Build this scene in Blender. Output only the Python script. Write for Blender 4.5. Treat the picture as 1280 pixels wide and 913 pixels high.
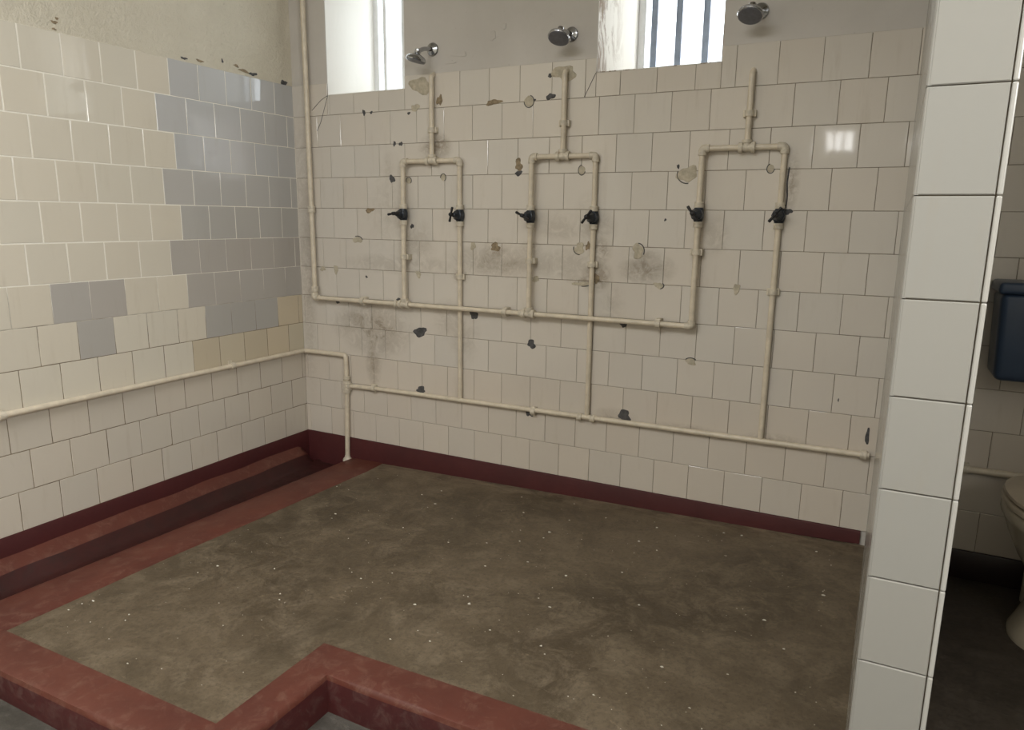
import bpy, bmesh, math, random
from mathutils import Vector, Matrix, noise
for o in list(bpy.data.objects): bpy.data.objects.remove(o)
scene = bpy.context.scene
C = scene.collection
ZO = 0.20                       # everything is written with z = 0 at the top of the skirting; the lower floor is then world z = 0
T = 0.152                       # tile pitch

# ------------------------------------------------------------------ camera
cam_d = bpy.data.cameras.new('camera'); cam = bpy.data.objects.new('camera', cam_d); C.objects.link(cam)
F = Vector((-0.44311332, 0.874, -0.19943567)); R = Vector((0.890754, 0.45432923, 0.01192758)); U = Vector((-0.10103416, 0.17236285, 0.97983833))
cam.matrix_world = Matrix(((R.x, U.x, -F.x, 2.77384), (R.y, U.y, -F.y, -2.94270), (R.z, U.z, -F.z, 1.17180 + ZO), (0, 0, 0, 1)))
cam_d.sensor_fit = 'HORIZONTAL'; cam_d.sensor_width = 36.0; cam_d.lens = 895.546 / 1280 * 36; cam_d.clip_start = 0.02
scene.camera = cam

# ------------------------------------------------------------------ light
scene.view_settings.view_transform = 'Standard'; scene.view_settings.look = 'None'
scene.view_settings.gamma = 1.0; scene.view_settings.use_curve_mapping = False
scene.view_settings.exposure = -0.22
SKY = 3.2
w = bpy.data.worlds.new('sky'); scene.world = w; w.use_nodes = True
bg = w.node_tree.nodes['Background']; bg.inputs[0].default_value = (0.93, 0.97, 1.0, 1); bg.inputs[1].default_value = SKY

def area(name, loc, rot, sx, sy, watts, col):
    l = bpy.data.lights.new(name, 'AREA'); l.shape = 'RECTANGLE'; l.size = sx; l.size_y = sy; l.energy = watts; l.color = col
    o = bpy.data.objects.new(name, l); C.objects.link(o); o.location = (loc[0], loc[1], loc[2] + ZO); o.rotation_euler = rot
    return o
# daylight standing in the roof light, rear window and side window behind the camera, and in the two high windows of the back wall
area('daylight_roof_light', (1.45, -3.75, 3.03), (0, 0, 0), 2.0, 1.8, 96, (1.0, 0.985, 0.965))
area('daylight_rear_window', (2.22, -5.62, 1.945), (math.radians(90), 0, 0), 0.28, 0.20, 2.6, (1.0, 0.98, 0.94))
area('daylight_side_window', (4.30, -2.95, 1.95), (0, math.radians(90), 0), 0.75, 1.4, 66, (1.0, 0.985, 0.965))
area('daylight_left_window', (0.47, 0.42, 2.06), (math.radians(-90), 0, 0), 0.46, 0.6, 5, (0.92, 0.96, 1.0))
area('daylight_middle_window', (1.91, 0.42, 2.06), (math.radians(-90), 0, 0), 0.5, 0.6, 10, (1.0, 0.98, 0.95))

# ------------------------------------------------------------------ helpers
def srgb(r, g, b):
    f = lambda c: (c/255/12.92) if c/255 <= 0.04045 else ((c/255 + 0.055)/1.055)**2.4
    return (f(r), f(g), f(b), 1)

class NT:
    def __init__(s, name):
        s.m = bpy.data.materials.new(name); s.m.use_nodes = True; s.t = s.m.node_tree
        s.b = s.t.nodes['Principled BSDF']
        s.co = s.n('ShaderNodeTexCoord').outputs['Object']
    def n(s, ty, **kw):
        x = s.t.nodes.new(ty)
        for k, v in kw.items(): setattr(x, k, v)
        return x
    def l(s, a, b): s.t.links.new(a, b)
    def noise(s, scale, detail=5, rough=0.6, vec=None, sc=None, dist=0.0):
        x = s.n('ShaderNodeTexNoise'); x.inputs['Scale'].default_value = scale; x.inputs['Detail'].default_value = detail
        x.inputs['Roughness'].default_value = rough; x.inputs['Distortion'].default_value = dist
        v = vec or s.co
        if sc:
            mp = s.n('ShaderNodeMapping'); mp.inputs['Scale'].default_value = sc; s.l(v, mp.inputs['Vector']); v = mp.outputs[0]
        s.l(v, x.inputs['Vector']); return x.outputs['Fac']
    def rng(s, v, a, b, c=0.0, d=1.0):
        x = s.n('ShaderNodeMapRange'); x.inputs[1].default_value = a; x.inputs[2].default_value = b; x.inputs[3].default_value = c; x.inputs[4].default_value = d
        s.l(v, x.inputs[0]); return x.outputs[0]
    def math(s, op, a, b=None):
        x = s.n('ShaderNodeMath', operation=op)
        for i, v in enumerate((a, b)):
            if v is None: continue
            if isinstance(v, (int, float)): x.inputs[i].default_value = v
            else: s.l(v, x.inputs[i])
        return x.outputs[0]
    def mix(s, f, a, b, blend='MIX'):
        x = s.n('ShaderNodeMix', data_type='RGBA', blend_type=blend)
        for i, v in ((0, f), (6, a), (7, b)):
            if isinstance(v, (int, float)): x.inputs[i].default_value = v
            elif isinstance(v, tuple): x.inputs[i].default_value = v
            else: s.l(v, x.inputs[i])
        return x.outputs[2]
    def bump(s, h, st=0.3, d=0.002):
        x = s.n('ShaderNodeBump'); x.inputs['Strength'].default_value = st; x.inputs['Distance'].default_value = d
        s.l(h, x.inputs['Height']); s.l(x.outputs[0], s.b.inputs['Normal'])
    def out(s, col, rough=0.5, metal=0.0, spec=0.5):
        for k, v in (('Base Color', col), ('Roughness', rough), ('Metallic', metal), ('Specular IOR Level', spec)):
            if isinstance(v, (int, float, tuple)): s.b.inputs[k].default_value = v
            else: s.l(v, s.b.inputs[k])
        return s.m

def simple(name, col, rough=0.5, metal=0.0, var=0.08, scale=30, bump=0.0):
    k = NT(name); nz = k.noise(scale)
    dark = tuple(c*(1-var*2.5) for c in col[:3]) + (1,)
    c = k.mix(k.rng(nz, 0.35, 0.7), dark, col)
    if bump: k.bump(nz, bump)
    return k.out(c, rough, metal)

SMUDGE = [(0.493,0.615,0.17,0.12,0.8),(0.337,0.624,0.10,0.07,0.55),(0.477,0.445,0.04,0.11,0.7),(0.652,0.948,0.29,0.04,0.45),(1.192,0.987,0.21,0.05,0.6),(1.514,0.981,0.154,0.05,0.5),
 (1.913,0.98,0.09,0.05,0.8),(1.684,0.936,0.06,0.06,0.8),(0.772,1.049,0.075,0.084,0.45),(0.953,0.69,0.08,0.08,0.4),(1.695,1.14,0.06,0.06,0.4),(2.183,1.117,0.044,0.06,0.4),
 (1.64,1.156,0.05,0.1,0.35),(0.869,1.495,0.07,0.05,0.7),(1.762,0.819,0.05,0.07,0.3),(1.509,1.137,0.1,0.055,0.35),(1.02,0.617,0.07,0.117,0.35),(0.06,1.2,0.05,0.45,0.4),
 (2.122,0.305,0.13,0.022,0.55),(2.474,0.317,0.09,0.02,0.6),(1.801,0.324,0.074,0.029,0.6),(1.275,1.008,0.08,0.036,0.6),(0.6,1.2,0.12,0.2,0.2)]
RUST = [(0.885,1.505,0.06,0.05,1.0),(0.845,1.495,0.06,0.025,0.8),(1.006,0.905,0.05,0.035,1.0),(1.69,0.935,0.06,0.06,1.0),(1.64,0.912,0.08,0.022,0.9),(1.70,1.045,0.05,0.05,0.9),(0.69,1.03,0.04,0.1,0.5),(0.60,1.42,0.03,0.06,0.3),
 (1.37,1.045,0.05,0.03,0.7),(1.885,0.965,0.09,0.05,0.7),(0.47,0.45,0.03,0.11,0.6),(2.45,1.32,0.025,0.1,0.8),(1.19,1.03,0.06,0.05,0.7),(0.05,0.75,0.05,0.5,0.45),(2.12,1.0,0.03,0.2,0.35),(0.38,0.66,0.09,0.035,0.5),(0.54,0.60,0.09,0.12,0.3),(1.2,0.96,0.2,0.05,0.5),(1.89,1.03,0.06,0.04,0.6)]
def tile_mat(name, smudges, rough=0.05, rust=()):
    k = NT(name)
    at = k.n('ShaderNodeAttribute', attribute_name='tint')
    base = at.outputs['Color']
    big = k.noise(2.2, 4); fine = k.noise(38, 6, 0.7, dist=0.6)
    streak = k.noise(6, 5, 0.65, sc=(5, 5, 0.7))
    grime = k.math('MULTIPLY', k.rng(streak, 0.55, 0.8), k.rng(big, 0.42, 0.68))
    c = k.mix(k.math('MULTIPLY', grime, 0.28), base, srgb(150, 132, 104))
    tot = None
    for x, z, rx, rz, st in smudges:
        v = k.n('ShaderNodeVectorMath', operation='SUBTRACT'); k.l(k.co, v.inputs[0]); v.inputs[1].default_value = (x, 0, z)
        v2 = k.n('ShaderNodeVectorMath', operation='MULTIPLY'); k.l(v.outputs[0], v2.inputs[0]); v2.inputs[1].default_value = (1/rx, 0, 1/rz)
        v3 = k.n('ShaderNodeVectorMath', operation='LENGTH'); k.l(v2.outputs[0], v3.inputs[0])
        f = k.rng(v3.outputs['Value'], 0.35, 1.5, st, 0)
        tot = f if tot is None else k.math('MAXIMUM', tot, f)
    if tot is not None:
        sm = k.math('MULTIPLY', tot, k.rng(k.noise(17, 8, 0.72, dist=1.2), 0.36, 0.62))
        c = k.mix(k.math('MULTIPLY', sm, 0.8), c, srgb(112, 98, 76))
        rr = k.rng(sm, 0, 0.6, rough, 0.5)
        tot = None
        for x, z, rx, rz, st in rust:
            v = k.n('ShaderNodeVectorMath', operation='SUBTRACT'); k.l(k.co, v.inputs[0]); v.inputs[1].default_value = (x, 0, z)
            v2 = k.n('ShaderNodeVectorMath', operation='MULTIPLY'); k.l(v.outputs[0], v2.inputs[0]); v2.inputs[1].default_value = (1/rx, 0, 1/rz)
            v3 = k.n('ShaderNodeVectorMath', operation='LENGTH'); k.l(v2.outputs[0], v3.inputs[0])
            f = k.rng(v3.outputs['Value'], 0.2, 1.3, st, 0)
            tot = f if tot is None else k.math('MAXIMUM', tot, f)
        ru = k.math('MULTIPLY', tot, k.rng(k.noise(34, 8, 0.75, dist=1.0), 0.38, 0.6))
        c = k.mix(k.math('MULTIPLY', ru, 0.65), c, srgb(114, 94, 66))
    else: rr = rough
    k.bump(k.noise(5, 2), 0.08, 0.004)
    return k.out(c, rr, 0, 0.5)

def plaster_mat(name, col, dark, rough_bump):
    k = NT(name); a = k.noise(1.6, 5); b = k.noise(55, 6, 0.7)
    c = k.mix(k.rng(a, 0.35, 0.7), dark, col)
    c = k.mix(k.math('MULTIPLY', k.rng(b, 0.62, 0.75), 0.35), c, srgb(120, 108, 88))
    h = k.math('ADD', b, k.noise(22, 5)); k.bump(h, rough_bump, 0.004 if rough_bump < 0.5 else 0.009)
    return k.out(c, 0.7, 0, 0.3)

def grout_mat(name, light_above=None):
    k = NT(name); a = k.noise(9, 5); d = srgb(104, 90, 70); l = srgb(158, 146, 124)
    if light_above is None: c = k.mix(k.rng(a, 0.4, 0.7), d, l)
    else:
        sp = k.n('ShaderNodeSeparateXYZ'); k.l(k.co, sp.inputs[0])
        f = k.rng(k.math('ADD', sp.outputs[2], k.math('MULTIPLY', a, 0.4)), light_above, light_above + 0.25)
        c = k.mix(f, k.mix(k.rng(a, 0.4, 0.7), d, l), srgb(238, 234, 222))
    return k.out(c, 0.9, 0, 0.2)

def concrete_mat(name, c1, c2, c3, rough=0.55, dusty_edge=False):
    k = NT(name)
    a = k.noise(1.5, 8, 0.66, dist=0.5); b = k.noise(8, 10, 0.78, dist=0.7); f = k.noise(75, 8, 0.75)
    c = k.mix(k.rng(a, 0.40, 0.60), c1, c2)
    c = k.mix(k.math('MULTIPLY', k.rng(b, 0.46, 0.64), 0.8), c, c3)
    c = k.mix(k.math('MULTIPLY', k.rng(k.noise(3.5, 8, 0.7, dist=0.8), 0.5, 0.7), 0.6), c, tuple(q*0.72 for q in c1[:3]) + (1,))
    c = k.mix(k.math('MULTIPLY', k.rng(f, 0.48, 0.68), 0.55), c, tuple(q*0.7 for q in c1[:3]) + (1,))
    pale = tuple(min(1, q*1.55) for q in c3[:3]) + (1,)
    scr = k.noise(9, 9, 0.8, sc=(1.0, 3.0, 1), dist=1.6)
    c = k.mix(k.math('MULTIPLY', k.rng(scr, 0.60, 0.68), 0.5), c, pale)
    if dusty_edge:                                   # dust and worn cement along the foot of the back wall
        sp = k.n('ShaderNodeSeparateXYZ'); k.l(k.co, sp.inputs[0])
        e = k.math('MULTIPLY', k.rng(sp.outputs[1], -0.16, -0.03), k.rng(k.noise(12, 8, 0.75, sc=(0.5, 1.5, 1), dist=1.0), 0.42, 0.6))
        c = k.mix(k.math('MULTIPLY', e, 0.55), c, pale)
    k.bump(k.math('ADD', f, b), 0.5, 0.003)
    return k.out(c, k.rng(b, 0.35, 0.7, rough - 0.12, rough + 0.15), 0, 0.35)

def redpaint_mat(name, c1, c2, worn, amount, rough):
    k = NT(name); a = k.noise(3.5, 6, 0.6); b = k.noise(20, 9, 0.75, dist=0.7)
    c = k.mix(k.rng(a, 0.35, 0.65), c1, c2)
    c = k.mix(k.math('MULTIPLY', k.rng(b, 0.5, 0.72), amount), c, worn)
    k.bump(b, 0.25, 0.002)
    return k.out(c, k.rng(b, 0.3, 0.7, rough, rough + 0.2), 0, 0.45)

M = {}
M['tile_back'] = tile_mat('glazed_tile_back', SMUDGE, rust=RUST)
M['tile_left'] = tile_mat('glazed_tile_left', [])
M['tile_pillar'] = tile_mat('glazed_tile_partition', [], 0.2)
M['grout_back'] = grout_mat('grout_dirty')
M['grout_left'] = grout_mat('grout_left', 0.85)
M['plaster_back'] = plaster_mat('plaster_painted', srgb(204, 199, 192), srgb(190, 185, 177), 0.12)
M['plaster_left'] = plaster_mat('plaster_rough', srgb(222, 215, 197), srgb(206, 199, 180), 0.8)
k = NT('white_reveal_paint'); a = k.noise(14, 9, 0.75, sc=(1, 1, 0.35), dist=1.0); sp = k.n('ShaderNodeSeparateXYZ'); k.l(k.co, sp.inputs[0])
edge = k.math('MULTIPLY', k.rng(sp.outputs[1], 0.2, 0.02), k.rng(sp.outputs[0], 1.4, 1.6))        # flaking along the room side of the middle window
c = k.mix(k.math('MULTIPLY', k.rng(a, 0.47, 0.56), edge), srgb(226, 223, 216), srgb(146, 130, 114)); k.bump(a, 0.3, 0.003); M['reveal'] = k.out(c, 0.7, 0, 0.3)
M['ceiling'] = plaster_mat('ceiling_paint', srgb(205, 200, 188), srgb(190, 186, 174), 0.2)
M['wall'] = plaster_mat('plain_wall_paint', srgb(200, 194, 180), srgb(185, 180, 166), 0.2)
M['floor'] = concrete_mat('shower_concrete', srgb(78, 67, 51), srgb(104, 91, 73), srgb(124, 111, 92), 0.55, True)
M['lower'] = concrete_mat('lower_concrete', srgb(70, 67, 61), srgb(84, 80, 74), srgb(102, 97, 90))
M['wc_floor'] = concrete_mat('dark_concrete', srgb(58, 52, 46), srgb(78, 70, 62), srgb(92, 84, 76))
M['red'] = redpaint_mat('red_oxide_paint_worn', srgb(84, 42, 33), srgb(98, 52, 40), srgb(126, 94, 78), 0.55, 0.42)
M['maroon'] = redpaint_mat('red_paint_shaded', srgb(66, 24, 25), srgb(76, 29, 29), srgb(84, 42, 38), 0.1, 0.5)  # skirting red, with the shade of upright faces put into the colour
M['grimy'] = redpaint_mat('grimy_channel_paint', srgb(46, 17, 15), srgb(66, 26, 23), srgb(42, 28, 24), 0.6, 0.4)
M['riser'] = redpaint_mat('red_flaking_paint_shaded', srgb(62, 24, 24), srgb(74, 30, 29), srgb(112, 92, 84), 0.4, 0.5)  # flakes are wear; the darker base has the riser's shade in its colour
M['black_skirt'] = simple('black_skirting_paint', srgb(46, 34, 32), 0.35)
M['pipe'] = simple('cream_painted_pipe', srgb(222, 210, 188), 0.35, 0, 0.07, 25, 0.15)
M['fitting'] = simple('cream_painted_fitting', srgb(222, 212, 192), 0.45, 0, 0.12, 60, 0.3)
M['valve'] = simple('dark_tarnished_metal', srgb(62, 68, 76), 0.38, 0.55, 0.15, 60, 0.3)
M['handle'] = simple('black_lever', srgb(34, 33, 35), 0.45, 0.2, 0.1, 60)
M['chrome'] = simple('chrome', srgb(190, 192, 196), 0.14, 1.0, 0.08, 40)
M['rose'] = simple('grey_spray_face', srgb(120, 122, 130), 0.4, 0.3, 0.1, 60)
M['porcelain'] = simple('stained_porcelain', srgb(205, 194, 172), 0.18, 0, 0.06, 8)
M['seat'] = simple('cream_plastic_seat', srgb(198, 184, 162), 0.3, 0, 0.05, 10)
M['navy'] = simple('navy_plastic', srgb(50, 66, 88), 0.32, 0, 0.05, 12)
M['steel'] = simple('grey_painted_steel', srgb(128, 140, 158), 0.45, 0.1, 0.08, 20)
M['frame'] = simple('white_painted_frame', srgb(225, 226, 226), 0.45, 0, 0.04, 20)
M['hole'] = simple('dark_hole_filler', srgb(92, 91, 91), 0.8, 0, 0.2, 60, 0.4)
M['brown'] = simple('exposed_brown_mortar', srgb(162, 144, 116), 0.85, 0, 0.22, 60, 0.6)
M['patch'] = simple('cream_mortar_patch', srgb(196, 186, 164), 0.7, 0, 0.12, 50, 0.6)
M['fleck'] = simple('white_flecks', srgb(214, 210, 196), 0.7)
k = NT('window_glass'); g = k.n('ShaderNodeBsdfGlossy'); g.inputs['Roughness'].default_value = 0.03
tr = k.n('ShaderNodeBsdfTransparent'); tr.inputs[0].default_value = (0.93, 0.95, 0.96, 1)
mx = k.n('ShaderNodeMixShader'); mx.inputs[0].default_value = 0.06; k.l(tr.outputs[0], mx.inputs[1]); k.l(g.outputs[0], mx.inputs[2])
k.l(mx.outputs[0], k.t.nodes['Material Output'].inputs['Surface']); M['glass'] = k.m

ROOT = {}
def obj(name, bm, mats, parent=None, smooth=35, label=None):
    if not isinstance(mats, (list, tuple)): mats = [mats]
    off = Vector((0, 0, 0))
    if parent is not None:
        off = ROOT[parent.name]; bmesh.ops.translate(bm, vec=-off, verts=bm.verts)
    me = bpy.data.meshes.new(name)
    if smooth:
        for f in bm.faces: f.smooth = True
    bm.normal_update(); bm.to_mesh(me); bm.free()
    if smooth: me.set_sharp_from_angle(angle=math.radians(smooth))
    for m in mats: me.materials.append(m)
    o = bpy.data.objects.new(name, me); C.objects.link(o)
    if parent is None: o.location = (0, 0, ZO)
    else: o.parent = parent
    ROOT[o.name] = off
    if label: o['label'] = label
    return o
def thing(name, label, cat, loc, group=None):
    o = bpy.data.objects.new(name, None); C.objects.link(o); o.location = (loc[0], loc[1], loc[2] + ZO); o.empty_display_size = 0.05
    o['label'] = label; o['category'] = cat
    if group: o['group'] = group
    ROOT[o.name] = Vector(loc); return o
def tag(o, label, cat, group=None):
    o['label'] = label; o['category'] = cat
    if group: o['group'] = group
    return o
def struct(name, bm, mats, label, cat, smooth=0, parent=None):
    o = obj(name, bm, mats, parent, smooth); o['kind'] = 'structure'; o['label'] = label; o['category'] = cat; return o
BM = bmesh.new
def box(bm, x0, y0, z0, x1, y1, z1, mi=0, bev=0.0, seg=2):
    vs = [bm.verts.new(p) for p in ((x0,y0,z0),(x1,y0,z0),(x1,y1,z0),(x0,y1,z0),(x0,y0,z1),(x1,y0,z1),(x1,y1,z1),(x0,y1,z1))]
    fs = [bm.faces.new([vs[i] for i in q]) for q in ((3,2,1,0),(4,5,6,7),(0,1,5,4),(1,2,6,5),(2,3,7,6),(3,0,4,7))]
    for f in fs: f.material_index = mi
    if bev:
        es = list({e for f in fs for e in f.edges})
        r = bmesh.ops.bevel(bm, geom=es, offset=bev, segments=seg, affect='EDGES', profile=0.5)
        for f in r['faces']: f.material_index = mi
    return fs
def prism(bm, poly, zb, zt, mi=0):
    """poly: xy outline (counter-clockwise); zb and zt are numbers or functions of (x, y)"""
    zf = lambda z, p: z(*p) if callable(z) else z
    lo = [bm.verts.new((p[0], p[1], zf(zb, p))) for p in poly]; hi = [bm.verts.new((p[0], p[1], zf(zt, p))) for p in poly]
    n = len(poly); fs = [bm.faces.new(hi), bm.faces.new(lo[::-1])]
    for i in range(n): fs.append(bm.faces.new((lo[i], lo[(i+1) % n], hi[(i+1) % n], hi[i])))
    for f in fs: f.material_index = mi
    return fs
def tube(bm, pts, r, seg=14, fillet=0.022):
    P = [Vector(p) for p in pts]; path = [P[0]]
    for i in range(1, len(P) - 1):
        a, b = (P[i-1] - P[i]), (P[i+1] - P[i]); f = min(fillet, a.length*0.45, b.length*0.45)
        s, e = P[i] + a.normalized()*f, P[i] + b.normalized()*f
        for j in range(7):
            t = j/6; path.append(s*(1-t)**2 + P[i]*2*t*(1-t) + e*t*t)
    path.append(P[-1])
    t0 = (path[1] - path[0]).normalized(); nrm = t0.orthogonal().normalized(); rings = []
    for i, p in enumerate(path):
        t = ((path[min(i+1, len(path)-1)] - p).normalized() + (p - path[max(i-1, 0)]).normalized()).normalized()
        nrm = (nrm - t*nrm.dot(t)).normalized(); bn = t.cross(nrm)
        rings.append([bm.verts.new(p + (nrm*math.cos(a) + bn*math.sin(a))*r) for a in (2*math.pi*q/seg for q in range(seg))])
    for a, b in zip(rings, rings[1:]):
        for q in range(seg): bm.faces.new((a[q], a[(q+1) % seg], b[(q+1) % seg], b[q]))
    bm.faces.new(rings[0][::-1]); bm.faces.new(rings[-1])
def lathe(bm, prof, org, axis, seg=20):
    """prof: (distance along axis, radius)"""
    org = Vector(org); ax = Vector(axis).normalized(); u = ax.orthogonal().normalized(); v = ax.cross(u); rings = []
    for t, r in prof: rings.append([bm.verts.new(org + ax*t + (u*math.cos(a) + v*math.sin(a))*max(r, 1e-4)) for a in (2*math.pi*q/seg for q in range(seg))])
    for a, b in zip(rings, rings[1:]):
        for q in range(seg): bm.faces.new((a[q], a[(q+1) % seg], b[(q+1) % seg], b[q]))
    bm.faces.new(rings[0][::-1]); bm.faces.new(rings[-1])
def blob(bm, x, z, w_, h_, y, th, rnd, axis='y', n=14, rough=0.3):
    """irregular low lump on a wall (axis y: back wall, axis x: left wall), rising th from the surface"""
    ph = [rnd.uniform(0, 6.28) for _ in range(3)]
    def pt(a, k, d):
        r = (1 + rough*(0.6*math.sin(2*a + ph[0]) + 0.5*math.sin(3*a + ph[1]) + 0.4*math.sin(5*a + ph[2])))*k
        p, q = x + math.cos(a)*w_/2*r, z + math.sin(a)*h_/2*r
        return (p, y - d, q) if axis == 'y' else (y + d, p, q)
    rings = [[bm.verts.new(pt(2*math.pi*i/n, k, d)) for i in range(n)] for k, d in ((1.0, 0), (0.94, th*0.8), (0.55, th*rnd.uniform(0.7, 1.2)))]
    for a, b in zip(rings, rings[1:]):
        for i in range(n): bm.faces.new((a[i], a[(i+1) % n], b[(i+1) % n], b[i]))
    bm.faces.new(rings[-1]); bmesh.ops.recalc_face_normals(bm, faces=bm.faces)

# ------------------------------------------------------------------ room shell
XR, YR, ZT = 4.25, -5.55, 2.95          # right wall, rear wall, ceiling
ZFL = -0.20                             # lower floor
fz = lambda x, y=0: -0.125 + 0.024*x    # the shower floor falls to the channel
WIN = [(0.232, 0.700, 1.767, 2.36, 0.075), (1.657, 2.163, 1.767, 2.36, 0.085)]
WD = 0.34

rnd = random.Random(4)
def tile_quad(bm, lay, toP, a0, a1, b0, b1, d, tint, mi, gap=0.0008, wob=0.00045):
    """one glazed tile: outline, soft edge and a slightly tilted face"""
    if a1 - a0 < 0.004 or b1 - b0 < 0.004: return
    a0 += gap; a1 -= gap; b0 += gap; b1 -= gap; e = 0.0016
    t1, t2 = rnd.uniform(-wob, wob), rnd.uniform(-wob, wob)
    R0 = [bm.verts.new(toP(a, b, 0.0)) for a, b in ((a0, b0), (a1, b0), (a1, b1), (a0, b1))]
    R1 = [bm.verts.new(toP(a, b, d*0.72)) for a, b in ((a0, b0), (a1, b0), (a1, b1), (a0, b1))]
    R2 = [bm.verts.new(toP(a, b, d + s*t1 + q*t2)) for a, b, s, q in ((a0+e, b0+e, -1, -1), (a1-e, b0+e, 1, -1), (a1-e, b1-e, 1, 1), (a0+e, b1-e, -1, 1))]
    fs = [bm.faces.new(R2)]
    for A, B in ((R0, R1), (R1, R2)):
        for i in range(4): fs.append(bm.faces.new((A[i], A[(i+1) % 4], B[(i+1) % 4], B[i])))
    for f in fs:
        f.material_index = mi
        for lp in f.loops: lp[lay] = tint
def vary(c, a=0.03):
    s = 1 + rnd.uniform(-a, a); h = rnd.uniform(-a, a)*0.5
    return (c[0]*s*(1+h), c[1]*s, c[2]*s*(1-h), 1)
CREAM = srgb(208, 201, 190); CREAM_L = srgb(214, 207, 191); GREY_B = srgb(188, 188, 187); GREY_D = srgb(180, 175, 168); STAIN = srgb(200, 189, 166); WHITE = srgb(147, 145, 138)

# back wall: plaster slab around the two openings, tiles over it to twelve courses
bm = BM(); lay = bm.loops.layers.float_color.new('tint')
prism(bm, [(-0.3, 0), (XR + 0.2, 0), (XR + 0.2, WD), (-0.3, WD)], -0.45, 1.767)
prism(bm, [(-0.3, 0), (XR + 0.2, 0), (XR + 0.2, WD), (-0.3, WD)], 2.36, ZT + 0.1)
prism(bm, [(-0.3, 0), (0.232, 0), (0.232, WD), (-0.3, WD)], 1.767, 2.36)
prism(bm, [(0.700, 0), (1.657, 0), (1.657, WD), (0.700, WD)], 1.767, 2.36)
prism(bm, [(2.163, 0), (XR + 0.2, 0), (XR + 0.2, WD), (2.163, WD)], 1.767, 2.36)
for x0, x1, z0, z1, sp in WIN:          # splayed left reveal, and white paint on jambs, sill and head
    prism(bm, [(x0, 0.003), (x0 + sp, WD), (x0, WD)], z0, z1, 1)
    box(bm, x1 - 0.004, 0.003, z0, x1, WD, z1, 1); box(bm, x0, 0.003, z0, x1, WD, z0 + 0.004, 1); box(bm, x0, 0.003, z1 - 0.004, x1, WD, z1, 1)
# grout bed behind the tiles, with the window notches left out
for x0, x1, z0, z1 in ((0, XR, 0, 1.672), (0, 0.232, 1.672, 1.822), (0.232, 0.70, 1.672, 1.766), (0.70, 1.657, 1.672, 1.822), (1.657, 2.163, 1.672, 1.766), (2.163, XR, 1.672, 1.822)):
    box(bm, x0, -0.0025, z0, x1, 0.001, z1, 2)
toB = lambda a, b, d: (a, -0.002 - d, b)
def back_tiles(xa, xb, j, z0, z1):
    pitch = T*(0.998 - 0.0008*j); ph = (18.0 if j % 2 else 17.53)*T
    if j == 0: ph = 17.58*T
    k0 = -22
    for k in range(-24, 14):
        a0, a1 = ph + k*pitch, ph + (k+1)*pitch
        a0, a1 = max(a0, xa), min(a1, xb)
        c = vary(CREAM, 0.022)
        if j >= 9: c = vary(srgb(206, 197, 184), 0.02)
        tile_quad(bm, lay, toB, a0, a1, z0, z1, 0.004, c, 3)
for j in range(12):
    z1 = (12 - j)*T; z0 = z1 - T
    if j == 0:
        for xa, xb, zt in ((0.002, 0.232, z1), (0.232, 0.70, 1.766), (0.70, 1.657, z1), (1.657, 2.163, 1.766), (2.163, XR, z1)): back_tiles(xa, xb, j, z0, zt)
    else: back_tiles(0.002, XR, j, z0, z1)
wall_back = struct('wall_back', bm, [M['plaster_back'], M['reveal'], M['grout_back'], M['tile_back']], 'back wall with cream square tiles below grey painted plaster and two high windows', 'wall')

# left wall
bm = BM(); lay = bm.loops.layers.float_color.new('tint')
box(bm, -0.3, YR - 0.2, -0.45, 0, 0, ZT + 0.1)
box(bm, -0.001, YR, 0, 0.0052, 0, 12*T - 0.002, 1)
toL = lambda a, b, d: (0.002 + d, -a, b)          # a runs from the corner towards the camera
for j in range(12):
    z1 = (12 - j)*T; z0 = z1 - T
    ph = (8.82 - 0.013*j if j % 2 == 0 else 8.345 - 0.0245*j)
    for k in range(-10, 24):
        a0, a1 = ph + k*0.9925, ph + (k+1)*0.9925
        m = (a0 + a1)/2
        grey = None
        if j == 0 and m < 4.8: grey = GREY_B
        if j == 1 and m < 5.38: grey = GREY_B
        if j == 2 and m < 4.85: grey = GREY_B
        if j == 3 and m < 5.3: grey = srgb(185, 183, 179)
        if j == 4 and m < 4.8: grey = srgb(182, 179, 173)
        if j == 5 and m < 5.27: grey = GREY_D
        if j == 6 and (m < 4.78 or 6.8 < m < 8.76): grey = GREY_D
        if j == 7 and (1.2 < m < 4.25 or 7.2 < m < 8.2): grey = srgb(178, 175, 169)
        gap = 0.0019 if (j < 6 and not grey) else 0.0012 if j < 5 else 0.0009
        if grey and j in (5, 6, 7): gap = 0.0004
        c = vary(grey, 0.02) if grey else vary(CREAM_L, 0.02)
        if not grey and ((j == 7 and m < 1.3) or (j == 8 and m < 4.3)): c = vary(STAIN, 0.05)
        if not grey and j > 8: c = vary(srgb(204, 196, 182), 0.02)
        tile_quad(bm, lay, toL, max(a0*T, 0.006), min(a1*T, -YR), z0, z1, 0.004, c, 2, gap)
wall_left = struct('wall_left', bm, [M['plaster_left'], M['grout_left'], M['tile_left']], 'left wall with cream tiles and a patch of grey replacement tiles under rough plaster', 'wall')

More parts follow.
